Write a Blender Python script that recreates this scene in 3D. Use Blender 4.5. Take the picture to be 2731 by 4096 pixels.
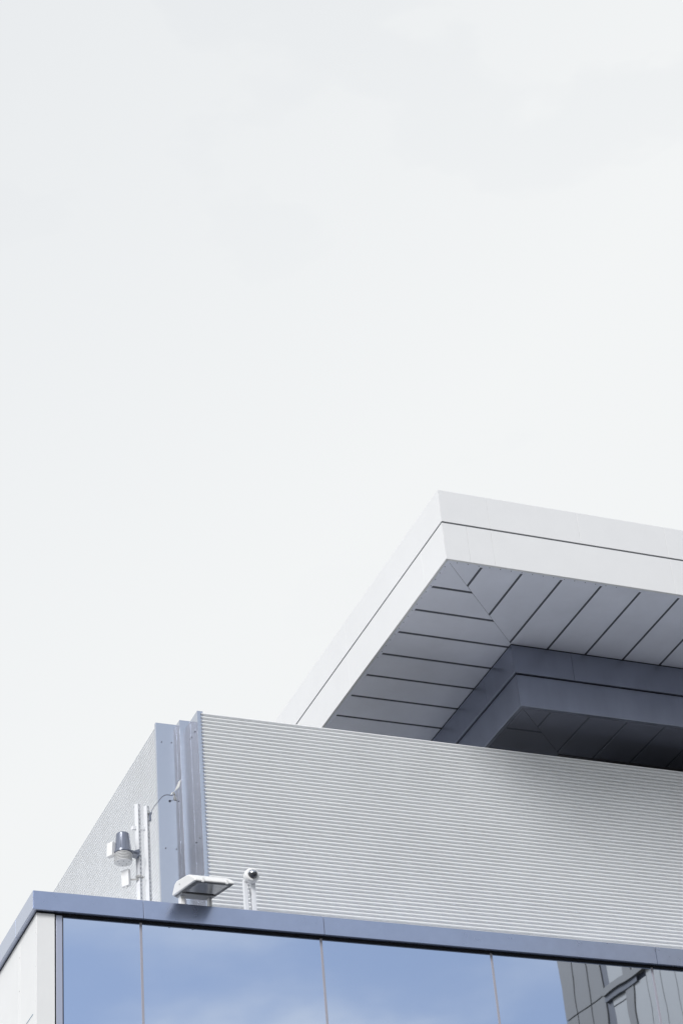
import bpy, bmesh, math, random
from mathutils import Vector, Matrix, noise
R = math.radians
random.seed(7)
for o in list(bpy.data.objects): bpy.data.objects.remove(o)
scene = bpy.context.scene
C = scene.collection

# ------------------------------------------------------------------ camera
H = 1.6                                   # eye height; tables below are measured from the eye
FPX, YAW, PITCH, ROLL = 8660.12, 0.426195, 0.607338, -0.0950364
PW, PH = 2731.0, 4096.0
fw = Vector((math.sin(YAW)*math.cos(PITCH), math.cos(YAW)*math.cos(PITCH), math.sin(PITCH)))
r0 = Vector((math.cos(YAW), -math.sin(YAW), 0)); u0 = r0.cross(fw)
rt = r0*math.cos(ROLL) + u0*math.sin(ROLL); up = -r0*math.sin(ROLL) + u0*math.cos(ROLL)
cam = bpy.data.cameras.new('camera'); co = bpy.data.objects.new('camera', cam); C.objects.link(co)
cam.sensor_fit = 'HORIZONTAL'; cam.sensor_width = 24.0; cam.lens = 24.0*FPX/PW
cam.clip_start = 0.1; cam.clip_end = 3000
m = Matrix.Identity(4)
for i in range(3): m[i][0] = rt[i]; m[i][1] = up[i]; m[i][2] = -fw[i]
m[2][3] = H
co.matrix_world = m
scene.camera = co

# ------------------------------------------------------------------ sun, sky, exposure
SUN = Vector((-0.58, -0.555, 0.595)).normalized()
sl = bpy.data.lights.new('sun', 'SUN'); sl.energy = 2.45; sl.angle = R(21); sl.color = (1.0, 0.985, 0.96)
so = bpy.data.objects.new('sun', sl); C.objects.link(so)
so.rotation_euler = SUN.to_track_quat('Z', 'Y').to_euler(); so.location = (0, 0, 60)
world = bpy.data.worlds.new('World'); scene.world = world; world.use_nodes = True
nt = world.node_tree; nt.nodes.clear()
def N(t, **k):
    n = nt.nodes.new(t)
    for a, b in k.items(): setattr(n, a, b)
    return n
L = nt.links.new
tc = N('ShaderNodeTexCoord')
sky = N('ShaderNodeTexSky'); sky.sky_type = 'NISHITA'; sky.sun_disc = False
sky.sun_elevation = math.asin(SUN.z); sky.sun_rotation = math.atan2(SUN.x, SUN.y) % (2*math.pi)
sky.air_density = 1.0; sky.dust_density = 1.2; sky.ozone_density = 1.6
bg1 = N('ShaderNodeBackground'); bg1.inputs['Strength'].default_value = 0.13
L(sky.outputs[0], bg1.inputs['Color'])
# thin white cloud: a closed veil on the far side of the building, breaking up over the street behind the camera
dot = N('ShaderNodeVectorMath', operation='DOT_PRODUCT'); dot.inputs[1].default_value = (0.12, 0.97, 0.21)
L(tc.outputs['Generated'], dot.inputs[0])
veil = N('ShaderNodeMapRange', interpolation_type='SMOOTHSTEP')
veil.inputs['From Min'].default_value = -0.75; veil.inputs['From Max'].default_value = 1.0
veil.inputs['To Min'].default_value = 0.34; veil.inputs['To Max'].default_value = 1.0
L(dot.outputs['Value'], veil.inputs['Value'])
mp = N('ShaderNodeMapping'); mp.inputs['Scale'].default_value = (1.0, 1.0, 2.2)
L(tc.outputs['Generated'], mp.inputs['Vector'])
nz = N('ShaderNodeTexNoise'); nz.inputs['Scale'].default_value = 5.5; nz.inputs['Detail'].default_value = 5; nz.inputs['Roughness'].default_value = 0.5
L(mp.outputs[0], nz.inputs['Vector'])
nm = N('ShaderNodeMapRange', interpolation_type='SMOOTHSTEP')
nm.inputs['From Min'].default_value = 0.42; nm.inputs['From Max'].default_value = 0.72
nm.inputs['To Min'].default_value = 0.0; nm.inputs['To Max'].default_value = 0.5
L(nz.outputs['Fac'], nm.inputs['Value'])
sep = N('ShaderNodeSeparateXYZ'); L(tc.outputs['Generated'], sep.inputs[0])
low = N('ShaderNodeMapRange', interpolation_type='SMOOTHSTEP')          # more cloud towards the horizon
low.inputs['From Min'].default_value = 0.425; low.inputs['From Max'].default_value = 0.30
low.inputs['To Min'].default_value = 0.0; low.inputs['To Max'].default_value = 0.95
L(sep.outputs['Z'], low.inputs['Value'])
brk = N('ShaderNodeMapRange', interpolation_type='SMOOTHSTEP'); brk.inputs['From Min'].default_value = 0.36; brk.inputs['From Max'].default_value = 0.60
L(nz.outputs['Fac'], brk.inputs['Value'])
lowb = N('ShaderNodeMath', operation='MULTIPLY'); L(low.outputs[0], lowb.inputs[0]); L(brk.outputs[0], lowb.inputs[1])
c1 = N('ShaderNodeMath', operation='ADD'); L(veil.outputs[0], c1.inputs[0]); L(lowb.outputs[0], c1.inputs[1])
cov = N('ShaderNodeMath', operation='ADD', use_clamp=True); L(c1.outputs[0], cov.inputs[0]); L(nm.outputs[0], cov.inputs[1])
thin = N('ShaderNodeMapRange')                                            # the veil thins overhead
thin.inputs['From Min'].default_value = 0.52; thin.inputs['From Max'].default_value = 0.80
thin.inputs['To Min'].default_value = 0.995; thin.inputs['To Max'].default_value = 0.87
td = N('ShaderNodeVectorMath', operation='DOT_PRODUCT'); td.inputs[1].default_value = (-0.45, 0.25, 0.86)
L(tc.outputs['Generated'], td.inputs[0]); L(td.outputs['Value'], thin.inputs['Value'])
cap = N('ShaderNodeMath', operation='MULTIPLY'); L(thin.outputs[0], cap.inputs[1]); L(cov.outputs[0], cap.inputs[0])
bg2 = N('ShaderNodeBackground'); bg2.inputs['Color'].default_value = (0.975, 0.993, 0.998, 1); bg2.inputs['Strength'].default_value = 0.775
mx = N('ShaderNodeMixShader'); L(cap.outputs[0], mx.inputs[0]); L(bg1.outputs[0], mx.inputs[1]); L(bg2.outputs[0], mx.inputs[2])
out = N('ShaderNodeOutputWorld'); L(mx.outputs[0], out.inputs['Surface'])
vs = scene.view_settings; vs.view_transform = 'Standard'; vs.look = 'None'; vs.gamma = 1; vs.exposure = 0.25; vs.use_curve_mapping = False

# ------------------------------------------------------------------ helpers
def ray(x, y):
    return fw + rt*((x-PW/2)/FPX) - up*((y-PH/2)/FPX)
def at(x, y, Y):
    "photo pixel -> point (eye-relative) on the vertical plane y = Y"
    d = ray(x, y); return d*(Y/d.y)
MATS = {}
def mat(name, col, rough=0.4, metal=0.0, var=0.0, bump=0.0, bscale=1.5, spec=0.5, vscale=2.0, streak=False, coat=0.0):
    if name in MATS: return MATS[name]
    m = bpy.data.materials.new(name); m.use_nodes = True; t = m.node_tree; b = t.nodes['Principled BSDF']
    b.inputs['Base Color'].default_value = (*col, 1); b.inputs['Roughness'].default_value = rough
    b.inputs['Metallic'].default_value = metal; b.inputs['Specular IOR Level'].default_value = spec
    b.inputs['Coat Weight'].default_value = coat; b.inputs['Coat Roughness'].default_value = 0.12; b.inputs['Coat IOR'].default_value = 1.9
    tcn = t.nodes.new('ShaderNodeTexCoord'); g = t.nodes.new('ShaderNodeNewGeometry')
    if var:
        mpn = t.nodes.new('ShaderNodeMapping'); mpn.inputs['Scale'].default_value = (1, 1, 0.25) if streak else (1, 1, 1)
        t.links.new(g.outputs['Position'], mpn.inputs['Vector'])
        n = t.nodes.new('ShaderNodeTexNoise'); n.inputs['Scale'].default_value = vscale; n.inputs['Detail'].default_value = 6
        n.inputs['Roughness'].default_value = 0.62
        t.links.new(mpn.outputs[0], n.inputs['Vector'])
        mr = t.nodes.new('ShaderNodeMapRange'); mr.inputs['From Min'].default_value = 0.3; mr.inputs['From Max'].default_value = 0.7
        mr.inputs['To Min'].default_value = 1-var; mr.inputs['To Max'].default_value = 1+var
        t.links.new(n.outputs['Fac'], mr.inputs['Value'])
        mu = t.nodes.new('ShaderNodeVectorMath'); mu.operation = 'SCALE'; mu.inputs[0].default_value = col
        t.links.new(mr.outputs[0], mu.inputs['Scale']); t.links.new(mu.outputs[0], b.inputs['Base Color'])
        rr = t.nodes.new('ShaderNodeMapRange'); rr.inputs['From Min'].default_value = 0.3; rr.inputs['From Max'].default_value = 0.7
        rr.inputs['To Min'].default_value = rough*(1-var); rr.inputs['To Max'].default_value = min(1, rough*(1+2*var))
        t.links.new(n.outputs['Fac'], rr.inputs['Value']); t.links.new(rr.outputs[0], b.inputs['Roughness'])
    if bump:
        n2 = t.nodes.new('ShaderNodeTexNoise'); n2.inputs['Scale'].default_value = bscale; n2.inputs['Detail'].default_value = 1.5
        t.links.new(g.outputs['Position'], n2.inputs['Vector'])
        bp = t.nodes.new('ShaderNodeBump'); bp.inputs['Strength'].default_value = 1.0; bp.inputs['Distance'].default_value = bump
        t.links.new(n2.outputs['Fac'], bp.inputs['Height']); t.links.new(bp.outputs[0], b.inputs['Normal'])
    MATS[name] = m; return m

class MB:
    "collects shapes in eye-relative metres"
    def __init__(s): s.v = []; s.f = []
    def add(s, vs, fs):
        k = len(s.v); s.v += [Vector(p) for p in vs]; s.f += [[i+k for i in q] for q in fs]; return s
    def box(s, a, b):
        (x0, y0, z0), (x1, y1, z1) = a, b
        return s.add([(x0,y0,z0),(x1,y0,z0),(x1,y1,z0),(x0,y1,z0),(x0,y0,z1),(x1,y0,z1),(x1,y1,z1),(x0,y1,z1)],
                     [(3,2,1,0),(4,5,6,7),(0,1,5,4),(1,2,6,5),(2,3,7,6),(3,0,4,7)])
    def obox(s, o, ax, ay, az):
        "box from corner o along three edge vectors"
        o, ax, ay, az = map(Vector, (o, ax, ay, az))
        v = [o, o+ax, o+ax+ay, o+ay]; v += [p+az for p in v]
        fs = [(3,2,1,0),(4,5,6,7),(0,1,5,4),(1,2,6,5),(2,3,7,6),(3,0,4,7)]
        if ax.cross(ay).dot(az) < 0: fs = [q[::-1] for q in fs]
        return s.add(v, fs)
    def prism(s, poly, z0, z1):
        n = len(poly); A = sum(poly[i][0]*poly[(i+1)%n][1]-poly[(i+1)%n][0]*poly[i][1] for i in range(n))
        if A < 0: poly = poly[::-1]
        v = [(x, y, z0) for x, y in poly] + [(x, y, z1) for x, y in poly]
        return s.add(v, [tuple(range(n-1, -1, -1)), tuple(range(n, 2*n))] + [(i, (i+1)%n, (i+1)%n+n, i+n) for i in range(n)])
    def xprism(s, prof, x0, x1):
        "profile in (y,z) extruded along x"
        n = len(prof); A = sum(prof[i][0]*prof[(i+1)%n][1]-prof[(i+1)%n][0]*prof[i][1] for i in range(n))
        if A < 0: prof = prof[::-1]
        v = [(x0, y, z) for y, z in prof] + [(x1, y, z) for y, z in prof]
        return s.add(v, [tuple(range(n-1, -1, -1)), tuple(range(n, 2*n))] + [(i, (i+1)%n, (i+1)%n+n, i+n) for i in range(n)])
    def lathe(s, o, axis, prof, n=32):
        "prof = [(radius, distance along axis)]; closed at both ends"
        o = Vector(o); a = Vector(axis).normalized()
        e = a.orthogonal().normalized(); g = a.cross(e)
        k = len(prof); v = []
        for rd, h in prof:
            for i in range(n):
                t = 2*math.pi*i/n; v.append(o + a*h + (e*math.cos(t)+g*math.sin(t))*rd)
        fs = [(j*n+i, j*n+(i+1)%n, (j+1)*n+(i+1)%n, (j+1)*n+i) for j in range(k-1) for i in range(n)]
        fs += [tuple(range(n-1, -1, -1)), tuple((k-1)*n+i for i in range(n))]
        return s.add(v, fs)
    def tube(s, pts, rad, n=10):
        pts = [Vector(p) for p in pts]; v = []; k = len(pts)
        rads = rad if isinstance(rad, (list, tuple)) else [rad]*k
        e = None
        for j, p in enumerate(pts):
            t = (pts[min(j+1, k-1)] - pts[max(j-1, 0)]).normalized()
            e = t.orthogonal().normalized() if e is None else (e - t*e.dot(t)).normalized()
            g = t.cross(e)
            for i in range(n):
                a = 2*math.pi*i/n; v.append(p + (e*math.cos(a)+g*math.sin(a))*rads[j])
        fs = [(j*n+i, j*n+(i+1)%n, (j+1)*n+(i+1)%n, (j+1)*n+i) for j in range(k-1) for i in range(n)]
        fs += [tuple(range(n-1, -1, -1)), tuple((k-1)*n+i for i in range(n))]
        return s.add(v, fs)

ORG = {}
def finish(o, parent, world_origin):
    C.objects.link(o); ORG[o.name] = world_origin
    if parent:
        o.parent = parent; o.location = world_origin - ORG[parent.name]
    else: o.location = world_origin
    return o
def build(mb, name, m, parent=None, bevel=0.0, seg=2, smooth=None, recalc=True):
    lo = Vector([min(p[i] for p in mb.v) for i in range(3)]); hi = Vector([max(p[i] for p in mb.v) for i in range(3)])
    c = (lo+hi)/2
    me = bpy.data.meshes.new(name); me.from_pydata([p-c for p in mb.v], [], mb.f); me.materials.append(m); me.update()
    if recalc: bm = bmesh.new(); bm.from_mesh(me); bmesh.ops.recalc_face_normals(bm, faces=bm.faces); bm.to_mesh(me); bm.free()
    if smooth is not None:
        for q in me.polygons: q.use_smooth = True
        me.set_sharp_from_angle(angle=R(smooth))
    o = bpy.data.objects.new(name, me)
    if bevel:
        b = o.modifiers.new('bevel', 'BEVEL'); b.width = bevel; b.segments = seg; b.limit_method = 'ANGLE'; b.angle_limit = R(35)
        b.harden_normals = False
    return finish(o, parent, c + Vector((0, 0, H)))
def thing(name, label, cat, base, group=None):
    o = bpy.data.objects.new(name, None); o['label'] = label; o['category'] = cat; o.empty_display_size = 0.2
    if group: o['group'] = group
    return finish(o, None, Vector(base) + Vector((0, 0, H)))
def tag(o, label, cat): o['label'] = label; o['category'] = cat; return o
def clip(poly, a, b, c):
    "keep the side a*x+b*y >= c of a convex polygon"
    res = []; n = len(poly)
    for i in range(n):
        p, q = poly[i], poly[(i+1)%n]; dp = a*p[0]+b*p[1]-c; dq = a*q[0]+b*q[1]-c
        if dp >= 0: res.append(p)
        if dp*dq < 0:
            t = dp/(dp-dq); res.append((p[0]+(q[0]-p[0])*t, p[1]+(q[1]-p[1])*t))
    return res

# ------------------------------------------------------------------ materials
M_white = mat('white_panel_paint', (0.755, 0.765, 0.78), 0.32, 0, 0.015, 0.0012, 1.1, spec=0.45)
M_white2 = mat('white_wall_panel', (0.765, 0.775, 0.785), 0.38, 0, 0.02, 0.001, 1.4, spec=0.4)
M_coping = mat('slate_blue_metallic_coping', (0.335, 0.395, 0.56), 0.28, 0.95, 0.05, 0.0008, 2.5, vscale=5, coat=1.0)
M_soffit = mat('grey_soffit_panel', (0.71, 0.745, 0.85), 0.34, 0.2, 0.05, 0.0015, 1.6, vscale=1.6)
M_lowsof = mat('dark_soffit_panel', (0.14, 0.152, 0.195), 0.3, 0.2, 0.06, 0.0015, 1.6)  # lower soffit: darker base colour than the upper panels
M_groove = mat('dark_joint', (0.065, 0.073, 0.097), 0.6)
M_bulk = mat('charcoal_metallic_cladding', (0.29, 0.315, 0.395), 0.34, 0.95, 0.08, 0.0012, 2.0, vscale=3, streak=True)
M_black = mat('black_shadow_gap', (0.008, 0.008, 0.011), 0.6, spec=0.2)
M_sheet = mat('pale_silver_corrugated_steel', (0.83, 0.845, 0.865), 0.42, 0.0, 0.02, 0, vscale=1.3)
M_flash = mat('brushed_silver_flashing', (0.58, 0.61, 0.68), 0.2, 1.0, 0.02, 0.0003, 3)
M_frame = mat('grey_window_frame', (0.46, 0.49, 0.60), 0.35, 0.6)
M_joint = mat('grey_silicone_joint', (0.33, 0.33, 0.385), 0.5)
M_dark = mat('dark_inner_wall', (0.06, 0.062, 0.07), 0.5)
M_deck = mat('pale_roof_membrane', (0.76, 0.76, 0.75), 0.9, 0, 0.1)
M_galv = mat('white_coated_steel', (0.72, 0.735, 0.765), 0.4, 0.1)
M_plastic = mat('white_plastic', (0.74, 0.745, 0.75), 0.42, 0, 0.03, vscale=8)
M_blackpl = mat('black_glossy_plastic', (0.17, 0.19, 0.245), 0.25, 0.3, spec=0.9)
M_greypl = mat('grey_plastic', (0.25, 0.26, 0.28), 0.4)
M_bolt = mat('dark_screw_steel', (0.10, 0.105, 0.12), 0.45, 0.6)
M_zinc = mat('zinc_clamp_steel', (0.5, 0.5, 0.5), 0.35, 0.8, 0.15, vscale=30)
M_lens = mat('floodlight_glass', (0.30, 0.31, 0.33), 0.12, 0, 0.08, spec=0.8, vscale=6)
M_lampgrey = mat('lamp_grey_gasket', (0.14, 0.145, 0.16), 0.5)
M_dome = mat('smoked_dome', (0.03, 0.032, 0.04), 0.06, 0.0, spec=1.0)
M_chrome = mat('chrome_dome_cover', (0.62, 0.64, 0.68), 0.12, 0.95)
M_brown = mat('warm_grey_cladding', (0.18, 0.167, 0.14), 0.5, 0, 0.04)
M_light = mat('light_grey_cladding', (0.37, 0.355, 0.31), 0.4, 0, 0.03)
M_blue = mat('blue_stripe', (0.10, 0.25, 0.42), 0.4)
M_pave = mat('concrete_paving', (0.19, 0.187, 0.18), 0.85, 0, 0.12, vscale=0.6)
# coated glazing: tinted mirror coating over a dark pane, slightly wavy
g = bpy.data.materials.new('blue_reflective_glazing'); g.use_nodes = True; t = g.node_tree; t.nodes.clear()
gl = t.nodes.new('ShaderNodeBsdfGlossy'); gl.inputs['Color'].default_value = (0.615, 0.70, 0.865, 1); gl.inputs['Roughness'].default_value = 0.012
df = t.nodes.new('ShaderNodeBsdfDiffuse'); df.inputs['Color'].default_value = (0.03, 0.04, 0.06, 1)
ms = t.nodes.new('ShaderNodeMixShader'); ms.inputs[0].default_value = 0.92
ge = t.nodes.new('ShaderNodeNewGeometry'); mpg = t.nodes.new('ShaderNodeMapping'); mpg.inputs['Scale'].default_value = (1.0, 1.0, 0.7)
nn = t.nodes.new('ShaderNodeTexNoise'); nn.inputs['Scale'].default_value = 2.6; nn.inputs['Detail'].default_value = 0.6
bp = t.nodes.new('ShaderNodeBump'); bp.inputs['Strength'].default_value = 1.0; bp.inputs['Distance'].default_value = 0.0003
t.links.new(ge.outputs['Position'], mpg.inputs['Vector']); t.links.new(mpg.outputs[0], nn.inputs['Vector'])
t.links.new(nn.outputs['Fac'], bp.inputs['Height']); t.links.new(bp.outputs[0], gl.inputs['Normal'])
go = t.nodes.new('ShaderNodeOutputMaterial')
t.links.new(df.outputs[0], ms.inputs[1]); t.links.new(gl.outputs[0], ms.inputs[2]); t.links.new(ms.outputs[0], go.inputs['Surface'])
M_glass = g

# ------------------------------------------------------------------ ground
gr = MB().add([(-900,-900,-H),(900,-900,-H),(900,900,-H),(-900,900,-H)], [(0,1,2,3)])
go_ = build(gr, 'ground', M_pave); go_['kind'] = 'structure'

# ------------------------------------------------------------------ office building: glazed block
PX, PY = 5.2, 20.0                        # parapet corner
PZ0, PZ1 = 9.580, 9.789                   # parapet bottom / top
bld = thing('office_building', 'modern office block with blue reflective glazing and wide white flat roof', 'building', (5.25, 20.1, -H))
core = build(MB().box((5.29, 20.13, -H), (34, 45, 9.60)), 'wall', M_dark, bld)
build(MB().box((5.31, 20.3, 9.601), (33.9, 44.9, 9.603)), 'roof_deck', M_deck, bld)
# parapet upstand carries the coping panels
upst = build(MB().box((5.26, 20.06, 9.592), (34, 20.27, 9.775)).box((5.26, 20.2705, 9.592), (5.47, 45, 9.775)), 'parapet', M_frame, bld)
G = 0.0022
xs = [PX, 6.384, 8.41, 12.48, 16.55, 20.6, 24.7, 28.8, 34]
for i in range(len(xs)-1):
    a, b = xs[i] + (G if i else 0), xs[i+1]-G
    poly = [(a, PY), (b, PY), (b, PY+.3), (a + (0.3 if i == 0 else 0), PY+.3)]
    if i == 0: poly = [(PX, PY), (b, PY), (b, PY+.3), (PX+.3, PY+.3)]
    build(MB().prism(poly, PZ0, PZ1), 'coping_panel', M_coping, upst, 0.003)
ys = [PY, 20.72, 22.75, 24.8, 28.9, 33, 37, 41, 45]
for i in range(len(ys)-1):
    a, b = ys[i] + (G if i else 0), ys[i+1]-G
    poly = [(PX, a), (PX+.3, a), (PX+.3, b), (PX, b)]
    if i == 0: poly = [(PX, PY+.0012), (PX+.3, PY+.3012), (PX+.3, b), (PX, b)]
    build(MB().prism(poly, PZ0, PZ1), 'coping_panel', M_coping, upst, 0.003)
# black shadow gap under the coping
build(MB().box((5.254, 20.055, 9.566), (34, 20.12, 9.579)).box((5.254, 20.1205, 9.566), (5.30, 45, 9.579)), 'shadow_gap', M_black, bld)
# glazing: panes with flush joints
GY = 20.08
gx = [5.535, 6.374, 8.393, 10.416, 12.44] + [12.44+2.02*i for i in range(1, 11)]
gz = [9.57, 6.55, 4.75, 1.75, -H+0.15]
for r_ in range(len(gz)-1):
    for i in range(len(gx)-1):
        build(MB().box((gx[i]+.007, GY, gz[r_+1]+.007), (gx[i+1]-.007, GY+.03, gz[r_]-(0 if r_ == 0 else .007))), 'window_pane', M_glass, core)
for i in range(1, len(gx)):
    build(MB().box((gx[i]-.014, GY-.004, -H), (gx[i]+.014, GY+.045, 9.568)), 'mullion', M_joint, core, 0.002)
for z in gz[1:]:
    build(MB().box((5.50, GY-.003, z-.012), (34, GY+.046, z+.012)), 'transom', M_joint, core)
build(MB().box((5.462, GY-.012, -H), (5.528, GY+.04, 9.568)), 'window_frame', M_frame, core, 0.003)
build(MB().box((5.445, GY-.002, -H), (5.4615, GY+.05, 9.57)), 'shadow_gap', M_black, bld)
build(MB().box((5.5285, GY-.002, -H), (5.5345, GY+.03, 9.568)), 'glazing_gasket', M_joint, core)
# white cladding on the corner and the side wall
for z0, z1 in ((6.2, 9.566), (2.9, 6.19), (-H, 2.89)):
    build(MB().box((5.25, 20.05, z0), (5.444, 20.125, z1)), 'corner_panel', M_white2, core, 0.004)
    yy = [20.127, 20.70, 20.76, 22.75, 24.8, 26.8, 28.8, 30.8, 33, 36, 40, 45]
    for i in range(len(yy)-1):
        if i == 0: a, b = yy[0], yy[1]
        else: a, b = yy[i]+.003, yy[i+1]-.003
        pn = build(MB().box((5.252, a, z0), (5.288, b-.002, z1)), 'wall_panel', M_white2, core, 0.003)
for yv in (20.085, 20.73):
    for zv in (9.36, 8.99, 8.62, 8.25, 7.9):
        o = at(0, 0, 1)
        build(MB().lathe((5.2525, yv, zv), (-1, 0, 0), [(0.006, 0), (0.006, 0.002), (0.003, 0.004)], 10), 'rivet', M_zinc, core)
# thin blue diagonal line on the side panel
p1 = ray(106, 4096); p1 = p1*(5.2485/p1.x); p2 = ray(131, 4059); p2 = p2*(5.2485/p2.x)
d_ = (p2-p1).normalized(); nrm = Vector((-1, 0, 0)).cross(d_)*0.004; p1 = p1-d_*0.6
build(MB().obox(p1-nrm/2, p2-p1, nrm, (0.003, 0, 0)), 'blue_line', M_blue, core)

# ------------------------------------------------------------------ office building: upper storey and roof
FX, FY, SZ = 9.785, 18.733, 13.864          # fascia corner and soffit height
RX, RY = 30.0, 34.0
TZ = 14.854; MZ0, MZ1 = 14.377, 14.401
stor = build(MB().box((12.75, 21.75, 9.6), (29, 33, 13.05)), 'upper_wall', M_dark, bld)
slab = build(MB().box((FX+.035, FY+.035, SZ+.035), (RX, RY, TZ-.02)), 'roof', M_groove, bld)
def fascia(z0, z1, xs, ys, inset):
    T = 0.03
    for i in range(len(xs)-1):
        a, b = xs[i], xs[i+1]
        if i == 0: poly = [(FX+inset, FY+inset), (b-.0013, FY+inset), (b-.0013, FY+inset+T), (FX+inset+T, FY+inset+T)]
        else: poly = [(a+.0013, FY+inset), (b-.0013, FY+inset), (b-.0013, FY+inset+T), (a+.0013, FY+inset+T)]
        build(MB().prism(poly, z0, z1), 'fascia_panel', M_white, slab, 0.0012, 1)
    for i in range(len(ys)-1):
        a, b = ys[i], ys[i+1]
        if i == 0: poly = [(FX+inset, FY+inset+.0006), (FX+inset+T, FY+inset+T+.0006), (FX+inset+T, b-.0013), (FX+inset, b-.0013)]
        else: poly = [(FX+inset, a+.0013), (FX+inset+T, a+.0013), (FX+inset+T, b-.0013), (FX+inset, b-.0013)]
        build(MB().prism(poly, z0, z1), 'fascia_panel', M_white, slab, 0.0012, 1)
sx = [FX, 10.421] + [10.421+1.211*i for i in range(1, 16)]
sy = [FY, 19.37] + [19.37+2.422*i for i in range(1, 6)]
fascia(MZ1, TZ, sx, [FY]+sy[2:], 0.0)
fascia(SZ+.001, MZ0, sx[:1]+[10.101]+sx[1:2]+[sx[1]+2.422*i for i in range(1, 8)], sy, 0.0)
build(MB().box((FX+.009, FY+.009, MZ0-.004), (RX-.01, FY+.05, MZ1+.004)).box((FX+.009, FY+.0501, MZ0-.004), (FX+.05, RY-.01, MZ1+.004)), 'shadow_gap', M_lampgrey, slab)
# upper soffit: panels with open grooves, mitred at the corner
OV = 1.558                                # overhang to the bulkhead
sback = build(MB().prism([(FX+.032, FY+.032), (RX, FY+.032), (RX, FY+OV+.1), (FX+OV+.1, FY+OV+.1), (FX+OV+.1, RY), (FX+.032, RY)], SZ+.003, SZ+.034), 'soffit', M_groove, bld)
W = 0.016; WL = 0.021; B0 = 0.073; ED = .0315
def spanel(poly):
    if len(poly) >= 3:
        build(MB().prism([(FX+x, FY+y) for x, y in poly], SZ, SZ+.02), 'soffit_panel', M_soffit, sback, 0.002, 1)
mt = 0.0022
xg = [0.484, 1.009, 1.536] + [1.536+.5323*i for i in range(1, 34)]
yg = [0.599, 1.119, 1.642] + [1.642+.5253*i for i in range(1, 25)]
edges = [B0+.0] + xg
for i in range(len(edges)-1):
    a = edges[i]+(W if i else 0); b = edges[i+1]-W
    spanel(clip([(a, B0), (b, B0), (b, OV), (a, OV)], 1, -1, mt))
edges = [B0] + yg
for i in range(len(edges)-1):
    a = edges[i]+(WL if i else 0); b = edges[i+1]-WL
    spanel(clip([(B0, a), (B0, b), (OV, b), (OV, a)], -1, 1, mt))
# border strip that closes the grooves along the fascia
build(MB().prism([(FX+ED+.001, FY+ED), (RX, FY+ED), (RX, FY+B0+.0004), (FX+B0+.001, FY+B0+.0004)], SZ+.0012, SZ+.02), 'soffit_border', M_soffit, sback)
build(MB().prism([(FX+ED, FY+ED+.001), (FX+B0+.0004, FY+B0+.001), (FX+B0+.0004, RY), (FX+ED, RY)], SZ+.0012, SZ+.02), 'soffit_border', M_soffit, sback)
# small fixings along the border
for k in range(16):
    x = .16 + k*.14
    for (px, py) in ((x, .05), (.05, x)):
        build(MB().lathe((FX+px, FY+py, SZ+.001), (0, 0, -1), [(.006, 0), (.005, .003)], 8), 'rivet', M_bolt, sback)
# bulkhead under the soffit, in two bands
def ring(name, off, z0, z1, T, parent, xs_, m_):
    X0, Y0 = FX+off, FY+off
    ex = [X0] + [X0+v for v in xs_]
    for i in range(len(ex)-1):
        a, b = ex[i]+(.0015 if i else 0), ex[i+1]-.0015
        poly = [(a, Y0), (b, Y0), (b, Y0+T), (a+(T if i == 0 else 0), Y0+T)]
        build(MB().prism(poly, z0, z1), name, m_, parent, 0.003)
    ey = [Y0] + [Y0+v for v in xs_]
    for i in range(len(ey)-1):
        a, b = ey[i]+(.0015 if i else .0008), ey[i+1]-.0015
        if b > RY: break
        poly = [(X0, a), (X0+T, a+(T if i == 0 else 0)), (X0+T, b), (X0, b)]
        build(MB().prism(poly, z0, z1), name, m_, parent, 0.003)
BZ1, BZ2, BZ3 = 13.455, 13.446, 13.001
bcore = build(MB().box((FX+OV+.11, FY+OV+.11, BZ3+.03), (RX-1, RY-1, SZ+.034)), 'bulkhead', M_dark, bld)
ring('bulkhead_panel', OV, BZ1, SZ-.014, 0.1, bcore, [0.83, 3.28, 5.73, 8.18, 10.6, 13.0, 15.4], M_bulk)  # gap at the top, dark core behind, stands in for the shade line
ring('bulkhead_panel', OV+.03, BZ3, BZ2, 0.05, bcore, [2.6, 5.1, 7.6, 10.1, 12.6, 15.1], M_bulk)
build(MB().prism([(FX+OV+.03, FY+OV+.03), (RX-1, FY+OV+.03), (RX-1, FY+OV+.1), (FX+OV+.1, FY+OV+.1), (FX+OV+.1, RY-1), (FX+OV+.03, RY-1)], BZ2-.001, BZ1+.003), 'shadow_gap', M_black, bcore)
# lower soffit inside the bulkhead
LO = OV+.03+.05
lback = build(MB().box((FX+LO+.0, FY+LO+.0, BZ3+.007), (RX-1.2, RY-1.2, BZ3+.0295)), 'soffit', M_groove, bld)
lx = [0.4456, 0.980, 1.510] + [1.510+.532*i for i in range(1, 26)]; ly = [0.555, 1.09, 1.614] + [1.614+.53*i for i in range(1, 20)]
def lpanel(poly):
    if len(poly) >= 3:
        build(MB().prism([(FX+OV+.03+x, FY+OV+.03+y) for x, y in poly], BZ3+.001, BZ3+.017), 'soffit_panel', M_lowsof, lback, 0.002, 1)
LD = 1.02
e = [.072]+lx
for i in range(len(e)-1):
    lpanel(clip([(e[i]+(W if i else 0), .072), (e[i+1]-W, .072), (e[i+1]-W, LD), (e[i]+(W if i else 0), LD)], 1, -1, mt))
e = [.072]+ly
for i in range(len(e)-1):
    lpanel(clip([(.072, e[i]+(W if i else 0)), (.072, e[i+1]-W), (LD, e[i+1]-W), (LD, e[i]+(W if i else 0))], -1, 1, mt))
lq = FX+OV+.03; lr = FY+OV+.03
build(MB().prism([(lq+.0515, lr+.051), (RX-1.2, lr+.051), (RX-1.2, lr+.0716), (lq+.0721, lr+.0716)], BZ3+.002, BZ3+.017), 'soffit_border', M_lowsof, lback)
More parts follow.
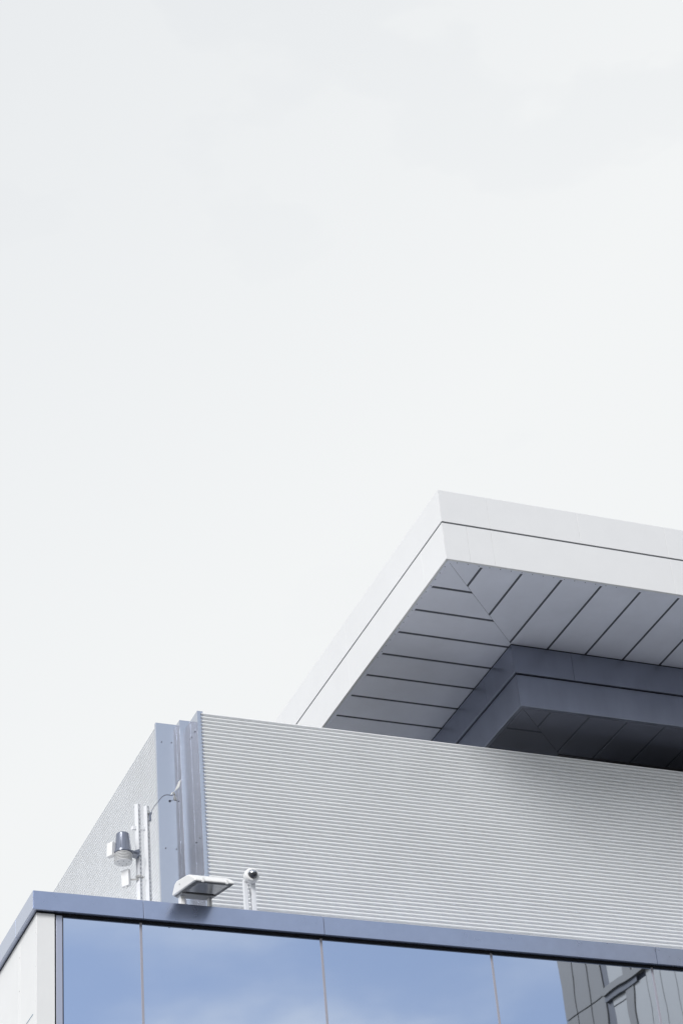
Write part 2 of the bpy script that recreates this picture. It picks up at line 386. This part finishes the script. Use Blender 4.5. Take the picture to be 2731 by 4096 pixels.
build(MB().prism([(lq+.051, lr+.0515), (lq+.0716, lr+.0721), (lq+.0716, RY-1.2), (lq+.051, RY-1.2)], BZ3+.002, BZ3+.017), 'soffit_border', M_lowsof, lback)
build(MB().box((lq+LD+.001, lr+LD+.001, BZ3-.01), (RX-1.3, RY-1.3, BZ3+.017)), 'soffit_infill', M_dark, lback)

# ------------------------------------------------------------------ rooftop screen of corrugated sheet
Y3, Y2, Y1 = 20.8, 21.056, 21.178
X1, X2, X3, XR = 6.970, 7.225, 7.359, 7.409
ZT, ZB = 12.653, 9.604
scr = thing('rooftop_screen', 'pale silver corrugated metal screen standing on the glazed block behind its parapet', 'screen', (X1, Y3, 9.602))
PIT = 0.0472
prof = []                                 # one pitch: (height fraction, depth): flat pan, then a proud rounded rib
RW, RD = 0.40, 0.027                      # rib width (share of the pitch) and depth
for t_ in (0, .5, 1): prof.append((t_*(1-RW), 0.0))
prof.append((1-RW+.004, RD*.4))
for k in range(0, 9):
    a = math.pi*k/8; prof.append((1-RW/2-RW/2*math.cos(a)*.98, RD*.72+RD*.28*math.sin(a)))
prof.append((.997, RD*.4))
nrib = int((ZT-ZB)/PIT)
dent0 = at(1080, 3372, Y3)
def sheet(u0, u1, pos, dent=False, flip=False):
    "corrugated sheet between u0 and u1; pos(u, z, depth) -> point"
    cols = [u0, u1]
    if dent:
        cols = [u0, 7.9] + [7.9+.03*i for i in range(1, 50)] + [u1]
    rows = []
    for r_ in range(nrib):
        for (h, d) in prof: rows.append((r_, h, ZB+(r_+h)*PIT, d))
    rows.append((nrib, 0, min(ZT, ZB+nrib*PIT), 0))
    kd = int((dent0.z-ZB)/PIT)
    v = []; f = []
    for (ri, h, z, d) in rows:
        for u in cols:
            zz, dd = z, d
            if dent and abs(ri-kd) <= 1:
                q = u-dent0.x
                a = math.exp(-(q/(.30 if q < 0 else .12))**2)
                if ri == kd: zz -= (.007*a if h > .5 else .003*a); dd = d*(1+.3*a)
                elif ri == kd+1: zz -= .004*a*(1-h); dd += -.003*a
                else: dd -= .004*a*h
            v.append(pos(u, zz, dd))
    n = len(cols)
    for j in range(len(rows)-1):
        for i in range(n-1): f.append((j*n+i, j*n+i+1, (j+1)*n+i+1, (j+1)*n+i))
    if flip: f = [q[::-1] for q in f]
    return build(MB().add(v, f), 'corrugated_sheet', M_sheet, scr, smooth=42, recalc=False)
ex = [XR-.004, 10.652, 13.9, 17.15, 20.4, 23.65, 26.9]
for i in range(len(ex)-1):
    lap = 0.0018*(i % 2)
    sheet(ex[i]-(0.01 if i else 0), ex[i+1], lambda u, z, d, lap=lap: (u, Y3+.004-d-lap, z), i == 0)
ey = [Y1+.028, 28.0, 33.3]
for i in range(len(ey)-1):
    lap = 0.0018*(i % 2)
    sheet(ey[i], ey[i+1]+.01, lambda u, z, d, lap=lap: (X1+.031-d-lap, u, z), False, True)
# stepped corner flashings, folded from thin sheet
def fold(pts, z0, z1, th=0.0025):
    "folded sheet following a plan polyline"
    mb = MB(); n = len(pts); off = []
    for i in range(n):
        dirs = []
        if i: dirs.append((Vector(pts[i])-Vector(pts[i-1])).normalized())
        if i < n-1: dirs.append((Vector(pts[i+1])-Vector(pts[i])).normalized())
        ns = [Vector((-d.y, d.x)) for d in dirs]
        nn_ = sum(ns, Vector((0, 0))); nn_ = nn_/max(1e-6, nn_.dot(ns[0])) if len(ns) > 1 else ns[0]
        off.append(Vector(pts[i]) + nn_*th)
    poly = [Vector(p) for p in pts]
    v = [(p.x, p.y, z) for z in (z0, z1) for p in poly+off]
    k = 2*n; f = []
    for i in range(n-1):
        f += [(i, i+1, k+i+1, k+i), (n+i+1, n+i, k+n+i, k+n+i+1), (i+1, i, n+i, n+i+1), (k+i, k+i+1, k+n+i+1, k+n+i)]
    f += [(0, k, k+n, n), (n-1, 2*n-1, k+2*n-1, k+n-1)]
    return mb.add(v, f)
ft = ZT+.004
fl1 = build(fold([(X1, Y1+.045), (X1, Y1), (X2+.02, Y1)], ZB, ft), 'corner_flashing', M_flash, scr, 0.0012)
fl2 = build(fold([(X2, Y1-.003), (X2, Y2), (X3+.02, Y2)], ZB, ft), 'corner_flashing', M_flash, scr, 0.007, 3)
fl3 = build(fold([(X3, Y2-.003), (X3, Y3), (XR+.02, Y3)], ZB, ft), 'corner_flashing', M_flash, scr, 0.007, 3)
for (px, py) in ((646.2, 2969), (686.4, 2971.6), (663, 3394), (706, 3398)):
    p = at(px, py, Y1)
    build(MB().lathe((p.x, Y1+.001, p.z), (0, -1, 0), [(.0075, 0), (.0075, .003), (.0055, .004), (.0055, .009)], 8), 'screw', M_bolt, fl1)
for (px, py) in ((765.8, 2950), (780.6, 2928), (785.7, 3371.6), (799.7, 3353.3)):
    q = ray(px, py); q = q*(X3/q.x)
    build(MB().lathe((X3+.001, q.y, q.z), (-1, 0, 0), [(.0075, 0), (.0075, .003), (.0055, .004), (.0055, .009)], 8), 'screw', M_bolt, fl3)
# posts that hold the sheets from behind
for x in (8.0, 10.6, 13.85, 17.1, 20.3, 23.6, 26.5):
    build(MB().box((x, Y3+.03, ZB-.002), (x+.06, Y3+.09, ZT-.03)), 'support_post', M_frame, scr)
for y in (21.5, 23.55, 26.8, 30, 33):
    build(MB().box((X1+.05, y, ZB-.002), (X1+.11, y+.06, ZT-.03)), 'support_post', M_frame, scr)

# ------------------------------------------------------------------ instrument mast: two slotted channels
DECK = 9.6
YE = 20.55; PHI = R(35)
ea = Vector((math.cos(PHI), math.sin(PHI), 0)); eb = Vector((-math.sin(PHI), math.cos(PHI), 0))   # slotted face / plain face
Z = Vector((0, 0, 1)); S = 0.048; TH = 0.0025
mast = thing('instrument_mast', 'twin white slotted steel uprights joined by a short crosspiece behind the parapet', 'mast', (6.5, YE, DECK))
def channel(edge, ztop, parent):
    p0 = Vector((edge.x, edge.y, DECK)); hgt = ztop-DECK
    mb = MB()
    mb.obox(p0, eb*S, ea*TH, Z*hgt)                                   # plain side
    mb.obox(p0+ea*(S-TH), eb*S, ea*TH, Z*hgt)                         # far side
    q = p0+ea*TH
    wid = S-2*TH; sl_ = .020; edge_w = (wid-sl_)/2
    mb.obox(q, ea*edge_w, eb*TH, Z*hgt); mb.obox(q+ea*(edge_w+sl_), ea*edge_w, eb*TH, Z*hgt)
    z = hgt-.03; top = hgt
    while z > 0.06:
        mb.obox(q+ea*edge_w+Z*z, ea*sl_, eb*TH, Z*(top-z)); top = z-.026; z = top-.0235
    mb.obox(q+ea*edge_w, ea*sl_, eb*TH, Z*top)
    mb.obox(p0+eb*(S-TH)+ea*TH, ea*.009, eb*TH, Z*hgt); mb.obox(p0+eb*(S-TH)+ea*(S-TH-.009), ea*.009, eb*TH, Z*hgt)
    o = build(mb, 'upright', M_galv, parent)
    return o
E1 = at(556, 3400, YE); E2 = at(592, 3400, YE)
T1 = at(549, 3214, YE).z; T2 = at(586.6, 3222, YE).z
channel(E1, T1, mast); channel(E2, T2, mast)
cz = at(572, 3318, YE).z
pc = Vector((E1.x, E1.y, cz))+eb*S-ea*.03
build(MB().obox(pc, (E2-E1)*1.0+ea*(S+.06)*.0+Vector((.09, 0, 0)), eb*.035, Z*.041), 'crosspiece', M_galv, mast, 0.002)
for e_ in (E1, E2):
    c_ = Vector((e_.x, e_.y, DECK+.003)); build(MB().obox(c_-ea*.03-eb*.03, ea*.1, eb*.1, Z*.008), 'base_plate', M_galv, mast, 0.002)

# ------------------------------------------------------------------ weather station on the left upright
ws_c = at(492, 3420, YE-.01)
wx, wy = ws_c.x, ws_c.y
cone_b = at(498, 3411, wy).z; cone_t = cone_b+.222
ws = thing('weather_station', 'weather station with black rain bucket above a white louvred shield on the left upright', 'weather station', (wx, wy, cone_b-.14))
ax = Vector((wx, wy, 0))
bucket = build(MB().lathe((wx, wy, cone_b), Z, [(.094, 0), (.094, .012), (.089, .02), (.0735, .205), (.0715, .214), (.069, .218), (.066, .219)], 48), 'rain_bucket', M_blackpl, ws, smooth=40)
for k in range(5):
    a = R(200+k*37); d_ = Vector((math.cos(a), math.sin(a), 0))
    build(MB().tube([Vector((wx, wy, cone_b+.02))+d_*.0895, Vector((wx, wy, cone_b+.2))+d_*.0745], .0022, 6), 'rib', M_blackpl, bucket)
# flared base plate reaching back to the upright
tgt = Vector((E1.x, E1.y, 0))+eb*.0-ea*.002
vx = (tgt-ax).normalized(); side = Vector((-vx.y, vx.x, 0)); Ld = (tgt-ax).length
pl = []
for k in range(25):
    a = R(60+k*240/24); pl.append(ax+vx*math.cos(a)*.1+side*math.sin(a)*.1)
pl += [ax+vx*.085-side*.078, ax+vx*(Ld-.005)-side*.045, ax+vx*(Ld-.005)+side*.045, ax+vx*.085+side*.078]
base = build(MB().prism([(p.x, p.y) for p in pl], cone_b-.016, cone_b-.0005), 'base', M_blackpl, ws, 0.003)
bk = MB()
prof3 = [(0, -.016), (0, .0), (Ld-.095, .045), (Ld-.095, -.045)]
o3 = ax+vx*.09
vv = [o3+vx*a+side*s_*(.055 if a == 0 else .046)+Z*(cone_b+b) for s_ in (-1, 1) for a, b in prof3]
bk.add(vv, [(0,1,2,3), (7,6,5,4), (0,4,5,1), (1,5,6,2), (2,6,7,3), (3,7,4,0)])
build(bk, 'bracket', M_blackpl, ws, 0.004)
for k in range(5):
    z0 = cone_b-.018-k*.0185
    build(MB().lathe((wx, wy, z0), -Z, [(.07, 0), (.096, .008), (.1, .0125), (.1, .0145), (.094, .0145), (.07, .0165)], 44), 'shield_plate', M_plastic, ws, smooth=35)
zb = cone_b-.018-5*.0185
bot = build(MB().lathe((wx, wy, zb), -Z, [(.07, 0), (.097, .008), (.1, .013), (.098, .016), (.02, .0175)], 44), 'shield_plate', M_plastic, ws, smooth=35)
build(MB().lathe((wx, wy, zb+.001), Z, [(.065, 0), (.065, .093)], 24), 'shield_core', M_greypl, ws)
for k in range(6):
    a = R(20+60*k); rr = .07 if k % 2 else .045
    build(MB().lathe((wx+math.cos(a)*rr, wy+math.sin(a)*rr, zb-.0165), -Z, [(.006, 0), (.005, .004)], 10), 'screw', M_greypl, bot)
# transmitter box on the left of the bucket
tb = at(447, 3440, wy-.02); tb = Vector((tb.x, tb.y, 0))+Z*(cone_b-.055)
ta = R(28); ta1 = Vector((math.cos(ta), math.sin(ta), 0)); ta2 = Vector((-math.sin(ta), math.cos(ta), 0))
tilt = Z*.17 + ta1*.012
tbx = build(MB().obox(tb, ta1*.058, ta2*.085, tilt), 'transmitter_box', M_plastic, ws, 0.006, 3)
build(MB().obox(tb+ta1*.056+Z*.05+ta2*.02, ta1*.03, ta2*.03, Z*.02), 'latch', M_plastic, tbx, 0.003)
build(MB().obox(tb+ta1*.05+Z*.085+ta2*.03, (ax-Vector((tb.x, tb.y, 0))).normalized()*.09, ta2*.02, Z*.05), 'box_bracket', M_blackpl, ws, 0.003)

# ------------------------------------------------------------------ white junction box below, clamped to the same upright
jb0 = at(515, 3540, YE-.012)
jp = Vector((jb0.x, jb0.y, jb0.z))
jb = thing('junction_box', 'small blank white junction box clamped low on the left upright below weather station', 'junction box', (jp.x, jp.y, jp.z))
jbx = build(MB().obox(jp, ea*.045, eb*.098, Z*.19+ea*-.008), 'box', M_plastic, jb, 0.005, 3)
build(MB().lathe(jp+ea*.018+eb*.045+Z*.004, -Z, [(.013, 0), (.013, .012), (.010, .014), (.008, .026)], 12), 'cable_gland', M_plastic, jb, smooth=40)
cl0 = Vector((E1.x, E1.y, at(545, 3506, YE).z))
build(MB().obox(jp+ea*.043+eb*.02+Z*.075, cl0-Vector((jp.x, jp.y, cl0.z))-ea*.046+eb*-.012, eb*.02, Z*.018), 'clamp_arm', M_zinc, jb, 0.003)
build(MB().obox(cl0-ea*.006-eb*.008-Z*.012, ea*.054, eb*.006, Z*.03), 'clamp_plate', M_zinc, jb, 0.002)
build(MB().obox(cl0-ea*.012-eb*.008-Z*.012, ea*.008, eb*.055, Z*.03), 'clamp_plate', M_zinc, jb, 0.002)
for s_ in (-.005, .047):
    build(MB().lathe(cl0+ea*s_-eb*.001+Z*.003, -eb, [(.009, 0), (.009, .012), (.005, .013), (.005, .03)], 6), 'bolt', M_zinc, jb)
g0 = jp+ea*.018+eb*.045-Z*.02
g1 = at(552, 3600, YE+.03)
build(MB().tube([g0, g0-Z*.03+ea*.01, g0*.6+g1*.4-Z*.012, g0*.25+g1*.75+Z*.0, Vector((g1.x, g1.y, DECK+.05)), Vector((g1.x, g1.y, DECK+.002))], .004, 8), 'cable', M_plastic, jb, smooth=60)

# ------------------------------------------------------------------ anemometer on the right upright
an = thing('anemometer', 'wind vane and cup anemometer on a thin curved arm from the right upright', 'anemometer', tuple(at(600, 3270, YE)))
def z3(x, y, dy=0.0): return at(500+x*.2126, 3100+y*.2126, YE+dy)
build(MB().obox(z3(462, 860), Vector((.022, 0, 0)), Vector((0, .03, 0)), Z*.085), 'clamp', M_blackpl, an, 0.004)
build(MB().obox(z3(455, 735)-Z*.0, Vector((.034, 0, 0)), Vector((0, .035, 0)), Z*.024), 'clamp_collar', M_blackpl, an, 0.003)
build(MB().obox(z3(425, 728)-Vector((0, .004, 0)), Vector((.03, 0, 0)), Vector((0, .02, 0)), Z*.012), 'clamp_bolt', M_zinc, an, 0.002)
arm = [z3(488, 720), z3(505, 670), z3(560, 585), z3(620, 512), z3(665, 450), z3(705, 408), z3(750, 384), z3(800, 378), z3(850, 384), z3(900, 392)]
build(MB().tube(arm, [.004]*4+[.0055]*6, 10), 'arm', M_blackpl, an, smooth=60)
hd = z3(928, 385)
head = build(MB().lathe(hd-Z*.03, Z, [(.009, -.03), (.013, -.022), (.013, .0), (.009, .004), (.009, .03), (.016, .034), (.016, .044), (.010, .05), (.009, .058)], 16), 'head', M_greypl, an, smooth=40)
build(MB().tube([z3(860, 386), z3(890, 345), z3(925, 330)], [.004, .007, .008], 8), 'arm_brace', M_zinc, an)
b0, b1, b2, b3 = z3(932, 312), z3(1026, 225), z3(1050, 92), z3(1010, 128)
nv = Vector((0, .004, 0))
build(MB().add([b0, b1, b2, b3, b0+nv, b1+nv, b2+nv, b3+nv], [(3,2,1,0), (4,5,6,7), (0,1,5,4), (1,2,6,5), (2,3,7,6), (3,0,4,7)]), 'vane', M_plastic, an, 0.001)
hub = z3(948, 462)
build(MB().lathe(hub, Z, [(.012, -.02), (.016, -.014), (.016, .0), (.013, .016), (.011, .03)], 16), 'cup_hub', M_greypl, an, smooth=40)
for (cx, cy, dy, dr) in ((845, 497, -.03, (-.2, -.95, -.2)), (1005, 512, -.02, (.55, -.2, -.75)), (935, 470, .06, (-.5, .8, 0))):
    cc = z3(cx, cy, dy); dv = Vector(dr).normalized()
    pr = [(.015*math.sin(R(a)), -.015*math.cos(R(a))) for a in (8, 25, 45, 65, 90)] + [(.0135, 0)] + [(.0135*math.sin(R(a)), -.0135*math.cos(R(a))) for a in (65, 45, 25, 8)]
    cup = build(MB().lathe(cc, dv, pr, 20), 'cup', M_blackpl, an, smooth=50)
    build(MB().tube([hub, cc-dv*.008], .0025, 6), 'cup_arm', M_blackpl, cup)

# ------------------------------------------------------------------ floodlight over the parapet edge
fb = Vector((0, 0, 0))
YF = 19.5
A0 = at(700+310*.2551, 3400+480*.2551, YF)                 # front lower left corner
A1 = at(700+938*.2551, 3400+545*.2551, YF)
fx0, fx1 = A0.x, A1.x; fz = (A0.z+A1.z)/2
fl = thing('floodlight', 'wide white floodlight with grey glass underside, leaning out over the parapet', 'floodlight', ((fx0+fx1)/2, 20.15, PZ1))
SC = .96
def fp(y, z): return (YF+y*SC, fz+z*SC)
prof4 = [fp(0, 0), fp(0, .028), fp(.03, .055), fp(.20, .165), fp(.27, .193), fp(.62, .285), fp(.69, .28), fp(.785, .205), fp(.785, .175)]
hs = build(MB().xprism(prof4, fx0, fx1), 'housing', M_plastic, fl, 0.016, 4, )
hs.data.polygons.foreach_set('use_smooth', [True]*len(hs.data.polygons)); hs.modifiers['bevel'].harden_normals = True
und = Vector((0, .785, .175)).normalized(); dn = Vector((0, und.z, -und.y))          # along the underside / out of it
def up_(x, s_, d=0): return Vector((x, YF, fz)) + und*(s_*SC) + dn*d
def plate(x0, x1, s0, s1, d0, d1):
    return MB().obox(up_(x0, s0, d0), Vector((x1-x0, 0, 0)), und*((s1-s0)*SC), dn*(d1-d0))
build(plate(fx0+.018, fx1-.012, .02, .79, -.004, .006), 'frame', M_lampgrey, fl, 0.003)
build(plate(fx0+.06, fx1-.055, .055, .50, .004, .0085), 'glass', M_lens, fl, 0.002)
build(plate(fx0+.03, fx1-.03, .545, .775, .004, .02), 'gear_cover', M_greypl, fl, 0.006)
build(plate(fx0+.07, fx1-.07, .505, .54, .004, .012), 'hinge_bar', M_black, fl, 0.002)
for px in (440, 815):
    x = at(700+px*.2551, 3400+500*.2551, YF).x
    build(MB().obox((x-.012, YF-.007, fz-.008), (.024, 0, 0), (0, .02, 0), (0, 0, .05)), 'clip', M_plastic, fl, 0.003)
q = ray(718, 3539); q = q*(fx0/q.x)
build(MB().lathe(q+Vector((.002, 0, 0)), (-1, 0, 0), [(.010, 0), (.010, .004), (.006, .005)], 14), 'pivot_screw', M_greypl, fl)
for x, w_ in ((fx0+.045, .045), (fx1-.075, .03)):
    yb, zz = YF+.66*SC, fz+.66*SC*.223
    build(MB().add([(x, yb-.03, PZ1+.001), (x+w_, yb-.03, PZ1+.001), (x+w_, yb+.06, PZ1+.001), (x, yb+.06, PZ1+.001),
                    (x, yb-.02, zz), (x+w_, yb-.02, zz), (x+w_, yb+.05, zz+.015), (x, yb+.05, zz+.015)],
                   [(3,2,1,0), (4,5,6,7), (0,1,5,4), (1,2,6,5), (2,3,7,6), (3,0,4,7)]), 'bracket', M_plastic, fl, 0.002)
build(MB().box((fx0+.02, 20.02, PZ1+.0005), (fx1-.02, 20.2, PZ1+.006)), 'mounting_plate', M_plastic, fl, 0.001)

# ------------------------------------------------------------------ dome camera on two posts
YC = 20.42
dc = at(1000, 3512, YC)
posts = thing('camera_stand', 'pair of short white steel posts holding the round dome camera', 'camera stand', (dc.x, YC, DECK))
for px0, px1 in ((978, 994), (1009.5, 1025.5)):
    x0, x1 = at(px0, 3600, YC).x, at(px1, 3600, YC).x
    build(MB().box((x0, YC, DECK+.002), (x1, YC+.041, dc.z-.03)), 'post', M_galv, posts, 0.003)
x0, x1 = at(978, 3600, YC).x, at(1025.5, 3600, YC).x
build(MB().box((x0+.006, YC-.006, dc.z-.06), (x1-.006, YC-.0005, dc.z+.04)), 'mounting_plate', M_galv, posts, 0.002)
sc = thing('dome_camera', 'round white security camera with dark chrome-topped dome facing the street', 'security camera', (dc.x, YC, dc.z))
nY = Vector((0, -1, 0))
b_ = Vector((dc.x, YC-.0065, dc.z))
build(MB().lathe(b_, nY, [(.074, 0), (.081, .004), (.083, .012), (.083, .05), (.081, .066), (.074, .078), (.060, .084), (.056, .084), (.054, .081)], 48), 'housing', M_plastic, sc, smooth=35)
dcen = b_+nY*.082
pr = [(.052*math.cos(R(a)), .052*math.sin(R(a))) for a in (0, 12, 24, 36, 48, 60, 72, 82)]
dome = build(MB().lathe(dcen, nY, pr, 40), 'dome', M_dome, sc, smooth=60)
# chrome sun cover over the top of the dome
v = []; f = []
na, nb = 24, 10
for i in range(na+1):
    for j in range(nb+1):
        a = R(-100 + 200*i/na); b = R(2+80*j/nb)
        pt = Vector((math.sin(a)*math.cos(b), -math.sin(b), math.cos(a)*math.cos(b)))
        v.append(dcen + pt*.0538)
for i in range(na):
    for j in range(nb):
        k = i*(nb+1)+j
        c_ = sum((Vector(v[q]) for q in (k, k+1, k+nb+1, k+nb+2)), Vector())/4 - dcen
        if c_.z > .004 - .1*(c_.y+.05)*0: f.append((k, k+1, k+nb+2, k+nb+1))
build(MB().add(v, f), 'sun_cover', M_chrome, sc, smooth=60)
build(MB().lathe(dcen+Vector((.008, -.004, -.062)), nY, [(.005, 0), (.004, .004)], 10), 'screw', M_greypl, sc)
cab = [at(700+1150*.2551, 3400+535*.2551, YC+.02), at(700+1160*.2551, 3400+590*.2551, YC+.02), at(700+1172*.2551, 3400+640*.2551, YC+.02),
       at(700+1180*.2551, 3400+690*.2551, YC+.02), at(700+1183*.2551, 3400+735*.2551, YC+.02), at(700+1192*.2551, 3400+820*.2551, YC+.02), at(700+1200*.2551, 3400+935*.2551, YC+.02)]
cb = build(MB().tube(cab+[Vector((cab[-1].x, cab[-1].y, DECK+.005))], [.003, .003, .0065, .009, .004, .0028, .0028, .0028], 8), 'camera_cable', M_greypl, None, smooth=60)
tag(cb, 'thin grey cable with an inline plug hanging between the two camera posts', 'cable')

# ------------------------------------------------------------------ neighbouring building seen in the glazing
s_ax = Vector((0.0888, 0.996, 0)).normalized(); n_ax = Vector((-s_ax.y, s_ax.x, 0))
O = Vector((30.55, 2*GY-54.6, 0))
nb = thing('neighbour_building', 'warm grey panelled building mirrored in the right end of the glazing', 'building', (O.x, O.y, -H))
def nbox(s0, s1, z0, z1, d0, d1, name, m_, parent=None):
    return build(MB().obox(O+s_ax*s0+n_ax*d0+Z*z0, s_ax*(s1-s0), n_ax*(d1-d0), Z*(z1-z0)), name, m_, parent or nb)
body = nbox(0.02, 15, -H, 31.2, -12, -.06, 'wall', M_groove)
rows = [-H, 2.4, 6.0, 9.6, 13.2, 16.8, 20.4, 24.0, 27.6, 31.2]
J = .022
for k in range(len(rows)-1):
    z0, z1 = rows[k]+J, rows[k+1]-J
    for i in range(3): nbox(.72*i+(J if i else 0), .72*(i+1)-J, z0, z1, -.055, 0, 'cladding_panel', M_brown, body)
    nbox(2.17, 2.5, z0-J, z1+J, -.06, -.03, 'window_strip', M_dark, body)
    nbox(2.2, 15, rows[k+1]-.10, rows[k+1]+.10, -.055, .12, 'floor_band', M_brown, body)
    nbox(2.2, 3.9, rows[k+1]-.28, rows[k+1]-.102, -.055, .06, 'window_head', M_dark, body)
    nbox(2.52, 3.2, rows[k]+.12, rows[k+1]-.53, -.055, -.02, 'window_pane', M_light, body)
    nbox(2.52, 3.2, rows[k+1]-.49, rows[k+1]-.29, -.055, -.02, 'window_pane', M_light, body)
    nbox(3.24, 3.62, rows[k]+.11, rows[k+1]-.29, -.055, .03, 'pilaster', M_brown, body)
    s0 = 3.65; w_ = .68
    while s0 < 14.5:
        nbox(s0, min(s0+w_, 15)-.025, rows[k]+.11, rows[k+1]-.11 - (.18 if s0 < 3.9 else 0), -.055, 0, 'cladding_panel', M_light, body)
        s0 += w_

# ------------------------------------------------------------------ unseen building across the street, added for the brown bands in the flashings
ob = thing('added_street_building', 'unseen brown-grey street building added to mirror as brown bands in the corner flashings', 'building', (-6, -15, -H))
M_stone = mat('brown_grey_render', (0.42, 0.385, 0.36), 0.7, 0, 0.08, vscale=0.8)
bx0, bx1, by = -12.5, 3.6, -15.0
ow = build(MB().box((bx0, by-14, -H), (bx1, by, 36)), 'wall', M_stone, ob)
build(MB().box((bx0-.2, by-14.2, 36.001), (bx1+.2, by+.2, 36.5)), 'cornice', M_stone, ob)
wp = None
for fl_ in range(11):
    z0 = -H+.9+fl_*3.35
    build(MB().box((bx0, by+.001, z0-.75), (bx1, by+.07, z0-.55)), 'floor_band', M_stone, ow)
    for k in range(6):
        x = bx0+1.0+k*2.35
        if wp is None:
            wp = build(MB().box((x, by+.001, z0), (x+1.3, by+.02, z0+1.7)).box((x-.06, by+.001, z0-.08), (x+1.36, by+.12, z0-.002)), 'window', M_dark, ow); w0 = (x, z0); base_loc = wp.location.copy()
        else:
            c = wp.copy(); C.objects.link(c); c.parent = ow; c.location = base_loc + Vector((x-w0[0], 0, z0-w0[1]))
